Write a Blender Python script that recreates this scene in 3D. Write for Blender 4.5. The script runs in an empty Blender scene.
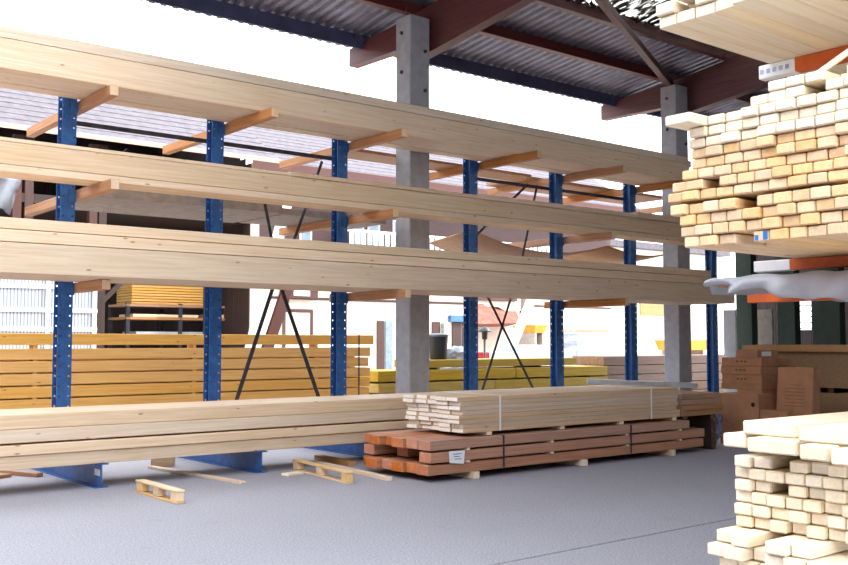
import bpy, bmesh, math, random
from mathutils import Vector, Matrix
random.seed(7)
S = bpy.context.scene
COL = S.collection

# ------------------------------------------------------------------ camera
FPX = 990.0; CXP, CYP = 424.0, 282.5; HC = 1.65
PITCH = math.atan((342.0 - CYP) / FPX)
YAW = math.pi / 2 - math.atan((1650.0 - CXP) * math.cos(PITCH) / FPX)
cam = bpy.data.objects.new('camera', bpy.data.cameras.new('camera'))
COL.objects.link(cam)
cam.data.sensor_width = 36.0
cam.data.lens = FPX / 848 * 36.0
cam.data.clip_end = 500
cam.location = (0, 0, HC)
cam.rotation_euler = (math.pi / 2 + PITCH, 0, -YAW)
S.camera = cam
# ------------------------------------------------------------------ light
w = bpy.data.worlds.new('sky'); S.world = w
w.use_nodes = True
bg = w.node_tree.nodes['Background']
bg.inputs[0].default_value = (0.92, 0.955, 1.0, 1)
bg.inputs[1].default_value = 2.0
sun = bpy.data.objects.new('sun', bpy.data.lights.new('sun', 'SUN'))
COL.objects.link(sun)
sun.data.energy = 2.2; sun.data.angle = math.radians(1.0); sun.data.color = (1.0, 0.93, 0.82)
TO_SUN = Vector((0.60, -0.42, 0.70)).normalized()
sun.rotation_euler = TO_SUN.to_track_quat('Z', 'Y').to_euler()
S.view_settings.view_transform = 'Standard'
S.view_settings.look = 'None'
S.view_settings.gamma = 1.0
S.view_settings.use_curve_mapping = False
S.view_settings.exposure = 1.47

# ------------------------------------------------------------------ pixel -> direction (distance always comes from a plane)
FH = Vector((math.sin(YAW), math.cos(YAW), 0)); RT = Vector((math.cos(YAW), -math.sin(YAW), 0)); ZU = Vector((0, 0, 1))
FW = FH * math.cos(PITCH) + ZU * math.sin(PITCH); UP = ZU * math.cos(PITCH) - FH * math.sin(PITCH)
C0 = Vector((0, 0, HC))
def ray(x, y): return FW + RT * ((x - CXP) / FPX) - UP * ((y - CYP) / FPX)
def onY(x, y, Y): d = ray(x, y); return C0 + d * (Y / d.y)
def onX(x, y, X): d = ray(x, y); return C0 + d * (X / d.x)
def onZ(x, y, Z=0.0): d = ray(x, y); return C0 + d * ((Z - HC) / d.z)

# ------------------------------------------------------------------ materials
def lin(c):
    return tuple(((v / 255) / 12.92 if v / 255 <= 0.04045 else ((v / 255 + 0.055) / 1.055) ** 2.4) for v in c) + (1,)
MATS = {}
class NT:
    def __init__(s, name, rough=0.6, metal=0.0):
        s.m = bpy.data.materials.new(name); s.m.use_nodes = True
        s.t = s.m.node_tree; s.p = s.t.nodes['Principled BSDF']
        s.p.inputs['Roughness'].default_value = rough; s.p.inputs['Metallic'].default_value = metal
    def n(s, typ, **kw):
        nd = s.t.nodes.new(typ)
        for k, v in kw.items(): setattr(nd, k, v)
        return nd
    def l(s, a, b): s.t.links.new(a, b)
    def mix(s, f, a, b, blend='MIX'):
        nd = s.n('ShaderNodeMix', data_type='RGBA', blend_type=blend)
        for i, v in ((0, f), (6, a), (7, b)):
            if hasattr(v, 'is_linked'): s.l(v, nd.inputs[i])
            else: nd.inputs[i].default_value = v
        return nd.outputs[2]
    def math(s, op, a, b=0.0, clamp=False):
        nd = s.n('ShaderNodeMath', operation=op); nd.use_clamp = clamp
        for i, v in ((0, a), (1, b)):
            if hasattr(v, 'is_linked'): s.l(v, nd.inputs[i])
            else: nd.inputs[i].default_value = v
        return nd.outputs[0]
    def noise(s, vec, scale, detail=4, dist=0.0, rough=0.55):
        nd = s.n('ShaderNodeTexNoise'); s.l(vec, nd.inputs['Vector'])
        nd.inputs['Scale'].default_value = scale; nd.inputs['Detail'].default_value = detail
        nd.inputs['Distortion'].default_value = dist; nd.inputs['Roughness'].default_value = rough
        return nd.outputs['Fac']
    def ramp(s, fac, stops):
        nd = s.n('ShaderNodeValToRGB'); s.l(fac, nd.inputs[0])
        e = nd.color_ramp.elements
        while len(e) < len(stops): e.new(0.5)
        for el, (p, c) in zip(e, stops): el.position = p; el.color = c if len(c) == 4 else tuple(c) + (1,)
        return nd.outputs[0]
    def coords(s, which='Object', jitter=True):
        tc = s.n('ShaderNodeTexCoord'); v = tc.outputs[which]
        if jitter:
            oi = s.n('ShaderNodeObjectInfo')
            k = s.math('MULTIPLY', oi.outputs['Random'], 73.0)
            va = s.n('ShaderNodeVectorMath', operation='ADD'); s.l(v, va.inputs[0]); s.l(k, va.inputs[1]); v = va.outputs[0]
        return v, tc
    def scale(s, v, xyz):
        mp = s.n('ShaderNodeVectorMath', operation='MULTIPLY'); s.l(v, mp.inputs[0]); mp.inputs[1].default_value = xyz
        return mp.outputs[0]
    def bump(s, h, strength=0.2, dist=0.01):
        b = s.n('ShaderNodeBump'); s.l(h, b.inputs['Height']); b.inputs['Strength'].default_value = strength
        b.inputs['Distance'].default_value = dist; s.l(b.outputs[0], s.p.inputs['Normal'])
    def done(s, col): s.l(col, s.p.inputs['Base Color']); return s.m

def wood(name, light, dark, end, knots=0.5, vary=0.16, rough=0.62, grain=1.0, axis='X', blot=0.45, sat=(0.82, 0.35)):
    k = NT(name, rough)
    v, tc = k.coords()
    if axis == 'Y':
        sw = k.n('ShaderNodeSeparateXYZ'); k.l(v, sw.inputs[0]); cw = k.n('ShaderNodeCombineXYZ')
        k.l(sw.outputs[1], cw.inputs[0]); k.l(sw.outputs[0], cw.inputs[1]); k.l(sw.outputs[2], cw.inputs[2]); v = cw.outputs[0]
    g = k.noise(k.scale(v, (0.55, 16 * grain, 16 * grain)), 2.2, 6, 0.6)
    g2 = k.noise(k.scale(v, (0.25, 2.2, 2.2)), 1.6, 3)
    col = k.ramp(g, [(0.30, lin(dark)), (0.62, lin(light))])
    col = k.mix(k.math('MULTIPLY', g2, 0.45), col, lin(tuple(0.9 * c for c in dark)))
    if knots:
        vo = k.n('ShaderNodeTexVoronoi'); k.l(k.scale(v, (2.4, 7.5, 7.5)), vo.inputs['Vector']); vo.inputs['Scale'].default_value = 1.3
        sp = k.n('ShaderNodeSeparateColor'); k.l(vo.outputs['Color'], sp.inputs[0])
        on = k.math('LESS_THAN', sp.outputs[0], knots)
        d = k.ramp(vo.outputs['Distance'], [(0.05, (1, 1, 1)), (0.13, (0, 0, 0))])
        col = k.mix(k.math('MULTIPLY', k.math('MULTIPLY', d, on), 0.75), col, lin((112, 72, 44)))
    # end grain, on the faces across the length
    sx = k.n('ShaderNodeSeparateXYZ'); k.l(tc.outputs['Normal'], sx.inputs[0])
    isend = k.math('GREATER_THAN', k.math('ABSOLUTE', sx.outputs[0 if axis == 'X' else 1]), 0.8)
    eg = k.noise(k.scale(v, (0, 60, 60)), 1.0, 4, 1.0)
    e = k.ramp(eg, [(0.25, lin(tuple(0.92 * c for c in end))), (0.7, lin(end))])
    bl = k.noise(k.scale(v, (0, 9, 9)), 1.5, 3)
    e = k.mix(k.math('MULTIPLY', k.ramp(bl, [(0.48, (0, 0, 0)), (0.75, (1, 1, 1))]), blot), e, lin((214, 160, 110)))
    col = k.mix(isend, col, e)
    oi = k.n('ShaderNodeObjectInfo')
    hs = k.n('ShaderNodeHueSaturation'); k.l(col, hs.inputs['Color'])
    k.l(k.math('ADD', k.math('MULTIPLY', oi.outputs['Random'], vary), 1.0 - vary * 0.6), hs.inputs['Value'])
    r2 = k.math('FRACT', k.math('MULTIPLY', oi.outputs['Random'], 17.3))
    k.l(k.math('ADD', k.math('MULTIPLY', r2, sat[1]), sat[0]), hs.inputs['Saturation'])
    k.bump(g, 0.12, 0.004)
    return k.done(hs.outputs[0])
def plain(name, c, rough=0.6, metal=0.0, var=0.12, nscale=6.0, c2=None, which='Object', bump=0.0, spec=None):
    k = NT(name, rough, metal); v, tc = k.coords(which)
    f = k.noise(v, nscale, 5)
    c2 = c2 or tuple(x * (1 - var * 2) for x in c)
    col = k.ramp(f, [(0.3, lin(c2)), (0.68, lin(c))])
    if bump: k.bump(f, bump, 0.01)
    if spec is not None: k.p.inputs['Specular IOR Level'].default_value = spec
    return k.done(col)

SPRUCE = wood('spruce', (228, 207, 181), (210, 181, 149), (236, 218, 190), 0.65)
SPRUCE2 = wood('planed spruce', (214, 190, 164), (194, 166, 136), (244, 238, 228), 0.15, 0.12, blot=0.1)
PLANK = wood('sawn pine', (232, 202, 160), (212, 172, 124), (242, 208, 162), 0.2, 0.2)
PLANKW = wood('white sawn spruce', (238, 224, 198), (224, 204, 172), (253, 238, 212), 0.15, 0.12, blot=0.2)
DOUG = wood('douglas fir', (192, 140, 110), (164, 110, 82), (190, 116, 78), 0.2, 0.22)
YELLOW = wood('glazed larch', (244, 196, 122), (226, 168, 94), (238, 194, 128), 0.35, 0.08, sat=(1.0, 0.12))
ARM = wood('bearer wood', (194, 142, 98), (162, 110, 70), (226, 196, 158), 0.1, 0.2)
FORM = wood('yellow panel', (184, 154, 48), (156, 126, 34), (180, 152, 60), 0.0, 0.12)
BROWNB = wood('brown board', (176, 132, 96), (150, 108, 76), (184, 146, 110), 0.1, 0.15)
BROWND = wood('dark brown board', (126, 92, 70), (100, 72, 54), (132, 100, 76), 0.1, 0.15)
REDROOF = wood('red stained timber', (104, 50, 46), (74, 34, 36), (120, 70, 60), 0.0, 0.12, 0.55)
REDROOFY = wood('red stained rafters', (104, 50, 46), (74, 34, 36), (120, 70, 60), 0.0, 0.12, 0.55, axis='Y')
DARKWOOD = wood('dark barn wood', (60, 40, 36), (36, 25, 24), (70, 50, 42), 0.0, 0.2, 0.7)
CHALETW = wood('chalet wood', (78, 38, 31), (54, 28, 25), (112, 66, 50), 0.0, 0.15)
BLUE = plain('blue paint', (38, 96, 164), 0.42, 0.0, 0.12, 9.0, (28, 70, 126))
STEEL = plain('dark steel', (74, 74, 84), 0.5, 0.5, 0.15)
GALV = plain('corrugated metal', (124, 124, 144), 0.5, 0.55, 0.12, 3.0)
FASCIA = plain('blue fascia paint', (70, 76, 112), 0.5, 0.0, 0.12, 3.0)
CONC = plain('cast concrete', (158, 158, 164), 0.85, 0.0, 0.1, 7.0, (142, 142, 148), bump=0.12)
GREEN = plain('green paint', (34, 58, 46), 0.45, 0.0, 0.12)
ORANGE = plain('orange paint', (206, 92, 30), 0.45, 0.0, 0.1)
WHITEP = plain('white paint', (238, 238, 240), 0.5, 0.0, 0.04)
CARD = plain('cardboard', (176, 126, 92), 0.8, 0.0, 0.06, 5.0)
CHIP = plain('chipboard', (170, 136, 102), 0.85, 0.0, 0.1, 60.0, (142, 108, 80))
TARP = plain('grey tarpaulin', (168, 170, 180), 0.45, 0.0, 0.08, 4.0)
FILM = plain('white stretch film', (170, 178, 190), 0.35, 0.0, 0.06, 5.0)
BAG = plain('bluish plastic film', (150, 160, 196), 0.25, 0.0, 0.2, 12.0)
BLACKP = plain('black plastic', (30, 32, 38), 0.4, 0.0, 0.1)
GREYP = plain('grey lid plastic', (92, 98, 110), 0.45, 0.0, 0.1)
REDP = plain('red plastic', (196, 40, 48), 0.45, 0.0, 0.08)
YELP = plain('yellow paint', (226, 150, 30), 0.45, 0.0, 0.08)
RENDER = plain('cream render', (214, 200, 186), 0.9, 0.0, 0.03, 3.0)
GLASS = plain('window glass', (120, 140, 160), 0.1, 0.0, 0.1)
PAPER = plain('paper', (236, 238, 242), 0.7, 0.0, 0.02)
INK = plain('printed ink', (70, 90, 130), 0.7, 0.0, 0.02)
BROWNINK = plain('brown print', (118, 82, 60), 0.8, 0.0, 0.02)
PALETILE = plain('pale roof tiles', (92, 87, 95), 0.8, 0.0, 0.12, 5.0, (70, 65, 73))
REDTILE = plain('red roof tiles', (150, 84, 68), 0.8, 0.0, 0.12, 5.0, (112, 58, 50))
GREYB = plain('grey plywood', (164, 152, 142), 0.75, 0.0, 0.08, 8.0)
PLY = wood('bent plywood', (198, 150, 104), (170, 120, 80), (200, 160, 120), 0.0, 0.1)
BARK = plain('leaf litter', (70, 52, 34), 0.9, 0.0, 0.25, 20.0)

def asphalt():
    k = NT('asphalt', 0.78); v, tc = k.coords('Object', False)
    a = k.noise(v, 60, 5, 0.0, 0.75); b = k.noise(v, 0.9, 5); c = k.noise(v, 4.0, 6, 0.8)
    col = k.ramp(a, [(0.35, lin((106, 106, 114))), (0.65, lin((178, 178, 189)))])
    col = k.mix(k.math('MULTIPLY', b, 0.5), col, lin((132, 130, 141)))
    st = k.ramp(c, [(0.60, (0, 0, 0)), (0.72, (1, 1, 1))])
    col = k.mix(k.math('MULTIPLY', st, 0.35), col, lin((128, 126, 134)))
    k.bump(a, 0.25, 0.004)
    return k.done(col)
ASPH = asphalt()
YARD = plain('yard concrete', (196, 192, 188), 0.9, 0.0, 0.06, 1.5)
def rooflight_mat():
    k = NT('dirty rooflight', 0.4); v, tc = k.coords('Object', False)
    f = k.noise(k.scale(v, (9, 1.6, 1)), 1.6, 6, 0.8)
    dirt = k.ramp(f, [(0.40, (0, 0, 0)), (0.50, (1, 1, 1))])
    tr = k.n('ShaderNodeBsdfTranslucent'); tr.inputs[0].default_value = (0.5, 0.52, 0.5, 1)
    ms = k.n('ShaderNodeMixShader'); k.l(dirt, ms.inputs[0])
    k.p.inputs['Base Color'].default_value = lin((58, 46, 36))
    k.l(tr.outputs[0], ms.inputs[1]); k.l(k.p.outputs[0], ms.inputs[2])
    k.l(ms.outputs[0], k.t.nodes['Material Output'].inputs[0])
    return k.m
ROOFLIGHT = rooflight_mat()
def mesh_panel_mat():
    k = NT('ribbed polycarbonate', 0.35); v, tc = k.coords('Object', False)
    wv = k.n('ShaderNodeTexWave', bands_direction='X'); k.l(v, wv.inputs[0]); wv.inputs['Scale'].default_value = 4.0
    col = k.ramp(wv.outputs['Fac'], [(0.1, lin((112, 120, 134))), (0.6, lin((176, 182, 192)))])
    return k.done(col)
RIBPOLY = mesh_panel_mat()

# ------------------------------------------------------------------ object helpers
def tag(o, label=None, cat=None, group=None, kind=None):
    if label: o['label'] = label
    if cat: o['category'] = cat
    if group: o['group'] = group
    if kind: o['kind'] = kind
    return o
def link(name, me, mat, parent=None, loc=(0, 0, 0), rot=(0, 0, 0)):
    if mat and not me.materials: me.materials.append(mat)
    o = bpy.data.objects.new(name, me); COL.objects.link(o)
    o.location = loc; o.rotation_euler = rot
    if parent: o.parent = parent
    return o
def empty(name, loc=(0, 0, 0), rz=0.0, parent=None):
    o = bpy.data.objects.new(name, None); COL.objects.link(o)
    o.location = loc; o.rotation_euler = (0, 0, rz); o.empty_display_size = 0.2
    if parent: o.parent = parent
    return o
CACHE = {}
def boxme(L, W, H, mat, bev=0.004):
    """box of length L on X, width W on Y, height H, origin in the middle of its base"""
    key = (round(L, 3), round(W, 4), round(H, 4), mat.name, bev)
    if key in CACHE: return CACHE[key]
    bm = bmesh.new(); bmesh.ops.create_cube(bm, size=1.0)
    for v in bm.verts: v.co = Vector((v.co.x * L, v.co.y * W, (v.co.z + 0.5) * H))
    if bev: bmesh.ops.bevel(bm, geom=list(bm.edges), offset=bev, segments=1, affect='EDGES')
    me = bpy.data.meshes.new('piece'); bm.to_mesh(me); bm.free(); me.materials.append(mat)
    CACHE[key] = me
    return me
def box(name, x0, x1, y0, y1, z0, z1, mat, parent=None, bev=0.004, rot=(0, 0, 0), along=None):
    """axis-aligned box; along='Y'/'Z' turns the grain"""
    L, W, H = x1 - x0, y1 - y0, z1 - z0
    c = Vector(((x0 + x1) / 2, (y0 + y1) / 2, z0))
    if along == 'Y': me = boxme(W, L, H, mat, bev); rot = (rot[0], rot[1], rot[2] + math.pi / 2)
    elif along == 'Z':
        me = boxme(H, W, L, mat, bev); rot = (0, -math.pi / 2, 0); c = Vector((x1, (y0 + y1) / 2, (z0 + z1) / 2))
    else: me = boxme(L, W, H, mat, bev)
    if parent: c = c - parent_loc(parent)
    return link(name, me, mat, parent, c, rot)
def parent_loc(p):
    v = Vector(p.location)
    while p.parent: p = p.parent; v += Vector(p.location)
    return v
def bar(name, a, b, w, h, mat, parent=None, bev=0.003):
    """straight bar from point a to point b with section w x h"""
    a, b = Vector(a), Vector(b); d = b - a
    me = boxme(d.length, w, h, mat, bev)
    o = link(name, me, mat, parent)
    q = d.to_track_quat('X', 'Z')
    off = q @ Vector((0, 0, -h / 2))
    o.rotation_euler = q.to_euler(); o.location = (a + b) / 2 + off - (parent_loc(parent) if parent else Vector())
    return o
def pymesh(name, verts, faces, mat, parent=None, smooth=False, loc=(0, 0, 0)):
    me = bpy.data.meshes.new(name); me.from_pydata([tuple(v) for v in verts], [], faces); me.update()
    bm = bmesh.new(); bm.from_mesh(me); bmesh.ops.recalc_face_normals(bm, faces=bm.faces); bm.to_mesh(me); bm.free()
    if smooth:
        for p in me.polygons: p.use_smooth = True
    return link(name, me, mat, parent, loc)
def lathe(name, prof, mat, parent=None, loc=(0, 0, 0), n=28):
    vs, fs = [], []
    for r, z in prof:
        for i in range(n): a = 2 * math.pi * i / n; vs.append((r * math.cos(a), r * math.sin(a), z))
    for j in range(len(prof) - 1):
        for i in range(n): fs.append((j * n + i, j * n + (i + 1) % n, (j + 1) * n + (i + 1) % n, (j + 1) * n + i))
    return pymesh(name, vs, fs, mat, parent, True, loc)
ORD = ['first', 'second', 'third', 'fourth', 'fifth', 'sixth', 'seventh', 'eighth', 'ninth', 'tenth', 'eleventh', 'twelfth', 'thirteenth', 'fourteenth', 'fifteenth', 'sixteenth']

# ================================================================== SETTING
JY = 5.48
fl = empty('floor'); tag(fl, 'grey asphalt shed floor with one straight joint', 'floor', kind='structure')
def slab(name, x0, x1, y0, y1, mat, z=0.0, t=0.2):
    o = box(name, x0, x1, y0, y1, z - t, z, mat, fl, bev=0.006); return o
slab('floor_slab', -14, 26, -10, JY - 0.012, ASPH)
slab('floor_slab', -14, 26, JY + 0.012, 15.2, ASPH)
slab('joint_filler', -14, 26, JY - 0.012, JY + 0.012, plain('joint tar', (60, 58, 62), 0.8), -0.012, 0.1)
yd = box('floor_yard', -40, 90, 15.2, 110, -0.2, 0.0, YARD, bev=0); tag(yd, 'pale sunlit concrete yard behind the rack', 'yard', kind='structure')

# ---- roof
RS = 0.13                                     # rise per metre towards the camera
def rz(Y): return 7.13 + RS * (14.75 - Y)     # underside of sheeting
ceil = empty('ceiling'); tag(ceil, 'low pitched corrugated metal roof on red brown timber beams', 'roof', kind='structure')
def corr_mesh(width, y0, y1, t=0.0):
    prof = []; n = 5; pitch = width / n
    for i in range(n):
        x = i * pitch
        prof += [(x, 0.0), (x + pitch * 0.42, 0.0), (x + pitch * 0.55, 0.045), (x + pitch * 0.87, 0.045)]
    prof.append((width, 0.0))
    vs, fs = [], []
    for x, z in prof: vs += [(x, y0, z + rz(y0)), (x, y1, z + rz(y1))]
    for i in range(len(prof) - 1): fs.append((2 * i, 2 * i + 1, 2 * i + 3, 2 * i + 2))
    me = bpy.data.meshes.new('sheet'); me.from_pydata(vs, [], fs); me.update()
    return me
SHX0, SHN = 4.6, 27
strips = [(14.95, 11.45, 'a'), (11.5, 9.2, 'b'), (9.25, -3.2, 'c')]
for y1, y0, k in strips:
    me_g = corr_mesh(1.0, y0, y1); me_l = corr_mesh(1.0, y0, y1)
    for i in range(SHN):
        clear = (k == 'b' and 7 <= i <= 12)
        link('rooflight_sheet' if clear else 'roof_sheet', me_l if clear else me_g, ROOFLIGHT if clear else GALV, ceil, (SHX0 + i, 0, 0.002 * 'abc'.index(k)))
for x0, x1 in ((4.6, 10.0), (10.0, 17.0), (17.0, 24.0), (24.0, 31.6)):
    box('fascia_board', x0 + .01, x1 - .01, 14.34, 14.40, 6.92, rz(14.37) - .005, FASCIA, ceil)
    for Yp in (12.9, 11.5, 9.3, 6.9, 4.5, 2.1, -0.3):
        box('purlin', x0 + .01, x1 - .01, Yp - .07, Yp + .07, rz(Yp) - 0.2, rz(Yp) - .012, REDROOF, ceil)
    # leaf litter on the joint of the rooflight
def rafter(x, tail=True):
    me_v = []; t = 0.10
    prof = [(14.8, 6.70), (14.8, 7.02), (12.6, rz(12.6) - .21), (-2, rz(-2) - .21), (-2, 6.42 + RS * 14.4), (12.75, 6.40), (12.75, 6.66)]
    if not tail: prof = [(12.6, rz(12.6) - .21), (-2, rz(-2) - .21), (-2, 6.42 + RS * 14.4), (12.6, 6.42)]
    n = len(prof)
    vs = [(x + s * t, y, z) for s in (-1, 1) for y, z in prof]
    fs = [tuple(range(n)), tuple(range(n, 2 * n))] + [(i, (i + 1) % n, n + (i + 1) % n, n + i) for i in range(n)]
    return pymesh('rafter', vs, fs, REDROOFY, ceil)
for x in (4.72, 10.30, 17.26, 24.2, 31.2): rafter(x, x > 6)
bar('roof_brace', (11.6, 10.3, 7.35), (17.1, 12.75, 7.0), 0.13, 0.13, REDROOF, ceil)
lv, lf = [], []
for i in range(420):
    x = random.uniform(11.0, 17.6); y = 11.42 + random.gauss(0, .09); z = rz(y) - .02 - random.random() * .05
    a = random.uniform(0, 6.28); s = random.uniform(.03, .09)
    d1 = Vector((math.cos(a), math.sin(a), random.uniform(-.5, .2))) * s; d2 = Vector((-math.sin(a), math.cos(a), random.uniform(-.4, .4))) * s * .5
    p = Vector((x, y, z)); b0 = len(lv); lv += [p - d1, p + d2, p + d1, p - d2]; lf.append((b0, b0 + 1, b0 + 2, b0 + 3))
lo = pymesh('leaf_litter', lv, lf, BARK, ceil); lo['kind'] = 'stuff'

# ---- concrete columns
def column(cx, label):
    r = empty('concrete_column', (cx, 12.6, 0)); tag(r, label, 'column', kind='structure')
    box('shaft', cx - .205, cx + .205, 12.4, 12.79, 0, 6.97, CONC, r, bev=0.015)
    for zz in (6.75, 6.1):
        for dx, dy, rot in ((-.205, 12.62, (0, -math.pi / 2, 0)),):
            o = lathe('bolt', [(0, .03), (.028, .03), (.032, 0)], STEEL, r, (dx, dy - 12.6, zz - .05), 10); o.rotation_euler = rot
        o = lathe('bolt', [(0, .03), (.028, .03), (.032, 0)], STEEL, r, (.1, -.2, zz - .35), 10); o.rotation_euler = (math.pi / 2, 0, 0)
    return r
column(9.95, 'square concrete column rising behind the rack, nearer one with lit left face')
column(16.91, 'square concrete column farther away, close to the right rack stacks')

# ---- far end wall of the shed (dark boards, one barred opening)
wr = empty('wall_right', (22.6, 6, 0)); tag(wr, 'dark board end wall at the far right of the shed', 'wall', kind='structure')
wz0, wz1 = 1.95, 2.75; wy0 = onX(808, 320, 22.6).y; wy1 = onX(793, 320, 22.6).y
yy = -2.0
while yy < 14.8:
    y2 = yy + .24
    if y2 > wy0 and yy < wy1:
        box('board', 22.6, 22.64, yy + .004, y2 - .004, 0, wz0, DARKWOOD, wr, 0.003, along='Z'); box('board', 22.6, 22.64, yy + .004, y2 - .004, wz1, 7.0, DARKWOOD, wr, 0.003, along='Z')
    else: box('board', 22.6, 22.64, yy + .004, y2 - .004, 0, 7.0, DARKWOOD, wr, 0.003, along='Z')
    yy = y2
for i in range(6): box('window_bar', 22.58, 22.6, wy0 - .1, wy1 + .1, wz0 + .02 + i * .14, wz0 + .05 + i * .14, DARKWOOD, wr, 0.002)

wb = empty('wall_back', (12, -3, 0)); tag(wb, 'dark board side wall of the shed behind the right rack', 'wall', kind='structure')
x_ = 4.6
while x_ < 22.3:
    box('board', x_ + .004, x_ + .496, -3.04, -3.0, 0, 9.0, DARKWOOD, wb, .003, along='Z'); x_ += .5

# ---- unseen wall added behind the camera to darken the shed towards the right
wl = empty('wall_shade_left', (-7, 5, 0)); tag(wl, 'added unseen board wall behind the camera that cuts sky light from the left', 'wall', kind='structure')
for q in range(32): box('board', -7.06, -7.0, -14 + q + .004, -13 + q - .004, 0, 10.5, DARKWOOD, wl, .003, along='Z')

# ================================================================== BLUE CANTILEVER RACK
PX = [4.285, 6.345, 8.438, 11.112, 13.204, 15.289, 17.95]
PW, PD, PY = 0.18, 0.17, 12.4
def holed_flange(w, z0, z1, t, pitch=0.125, r=0.011):
    """steel flange plate in the XZ plane with two rows of real square-ish holes"""
    vs, fs = [], []
    n = int((z1 - z0) / pitch)
    xs_c = [-w / 2 + .032, w / 2 - .032]
    cells = [(-w / 2, -w / 2 + .064, xs_c[0]), (-w / 2 + .064, w / 2 - .064, None), (w / 2 - .064, w / 2, xs_c[1])]
    for i in range(n):
        a, b = z0 + i * pitch, z0 + (i + 1) * pitch; zc = (a + b) / 2
        for x0, x1, xc in cells:
            for y, s in ((0, 1), (t, -1)):
                o = len(vs)
                vs += [(x0, y, a), (x1, y, a), (x1, y, b), (x0, y, b)]
                if xc is None: fs.append((o, o + 1, o + 2, o + 3))
                else:
                    vs += [(xc - r, y, zc - r), (xc + r, y, zc - r), (xc + r, y, zc + r), (xc - r, y, zc + r)]
                    for q in range(4): fs.append((o + q, o + (q + 1) % 4, o + 4 + (q + 1) % 4, o + 4 + q))
            if xc is not None:
                o = len(vs)
                for y in (0, t): vs += [(xc - r, y, zc - r), (xc + r, y, zc - r), (xc + r, y, zc + r), (xc - r, y, zc + r)]
                for q in range(4): fs.append((o + q, o + (q + 1) % 4, o + 4 + (q + 1) % 4, o + 4 + q))
    o = len(vs); zt = z0 + n * pitch
    for x in (-w / 2, w / 2): vs += [(x, 0, z0), (x, t, z0), (x, t, zt), (x, 0, zt)]
    fs += [(o, o + 1, o + 2, o + 3), (o + 4, o + 5, o + 6, o + 7)]
    me = bpy.data.meshes.new('flange'); me.from_pydata(vs, [], fs); me.update(); me.materials.append(BLUE)
    return me
FLANGE = holed_flange(PW, 0.29, 5.05, 0.012)
def ibeam_y(L, w, h, t):
    bm = bmesh.new()
    for (a, b, c, d) in ((-w / 2, w / 2, 0, t), (-w / 2, w / 2, h - t, h), (-t / 2, t / 2, t, h - t)):
        m = bmesh.ops.create_cube(bm, size=1.0)['verts']
        for v in m: v.co = Vector((a + (v.co.x + .5) * (b - a), (v.co.y + .5) * L, c + (v.co.z + .5) * (d - c)))
    me = bpy.data.meshes.new('ibeam'); bm.to_mesh(me); bm.free(); me.materials.append(BLUE)
    return me
FOOT = ibeam_y(3.5, 0.16, 0.27, 0.012)
SB = [4.70, 3.565, 2.395]                    # undersides of the three shelves
def rack(ids, label):
    r = empty('cantilever_rack', (PX[ids[0]], PY, 0)); tag(r, label, 'rack', 'blue cantilever rack bays')
    ox, oy = PX[ids[0]], PY
    for i in ids:
        x = PX[i] - ox
        u = link('upright', boxme(0.012, PD - .024, 4.76, BLUE, 0.001), BLUE, r, (x, PD / 2, 0.29))
        link('flange', FLANGE, BLUE, u, (0, -PD / 2, -0.29)); link('flange', FLANGE, BLUE, u, (0, PD / 2 - .012, -0.29))
        link('foot_beam', FOOT, BLUE, r, (x, 11.1 - oy, 0))
        if i == 0: box('label_plate', PX[i] - .009, PX[i] - .0065, 11.14, 11.30, .13, .20, PAPER, r, 0.0)
        for k, zb in enumerate(SB):
            if k and (i % 2 or i == 6): continue
            y0 = ((11.34, 11.12, 11.06, 11.0, 11.0, 11.0, 11.0)[i], 11.26, 10.98)[k]; ye = 14.45 if k < 2 else 12.9
            a = box('arm', PX[i] + PW / 2 + .01, PX[i] + PW / 2 + .12, y0 + (.5 if (k, i) == (2, 0) else 0), ye, zb - .125, zb - .002, ARM, r, 0.005, along='Y')
            box('arm_bracket', PX[i] + .004, PX[i] + PW / 2 + .009, PY - .02, PY - .002, zb - .16, zb - .01, BLUE, a.parent, 0.002)
    for a, b in zip(ids[:-1], ids[1:]):
        bar('tie_bar', (PX[a] + .01, 12.6, 4.46), (PX[b] - .01, 12.6, 4.46), 0.02, 0.06, STEEL, r)
    return r
rk1 = rack([0, 1, 2], 'blue cantilever rack section at the left with three perforated uprights')
rk2 = rack([3, 4, 5], 'blue cantilever rack section between the two concrete columns')
rk3 = rack([6], 'blue perforated rack upright right of the far concrete column')
def brace(a, b, r, w=.045): bar('brace', (a[0], 12.61, a[1]), (b[0], 12.61, b[1]), 0.012, w, STEEL, r, 0.001)
brace((7.40, 2.55), (6.62, 0.35), rk1, .06); brace((7.46, 2.55), (8.36, 0.35), rk1, .06)
brace((7.16, 3.9), (7.50, 2.45), rk1); brace((8.20, 4.4), (7.44, 2.45), rk1)
brace((11.30, 2.9), (13.0, 0.40), rk2); brace((12.42, 3.0), (11.30, 0.40), rk2)
brace((12.85, 4.5), (12.40, 2.95), rk2); brace((11.25, 3.4), (12.62, 4.5), rk2)
plate = box('turnbuckle_plate', 7.38, 7.50, 12.58, 12.60, 2.42, 2.54, STEEL, rk1)

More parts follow.
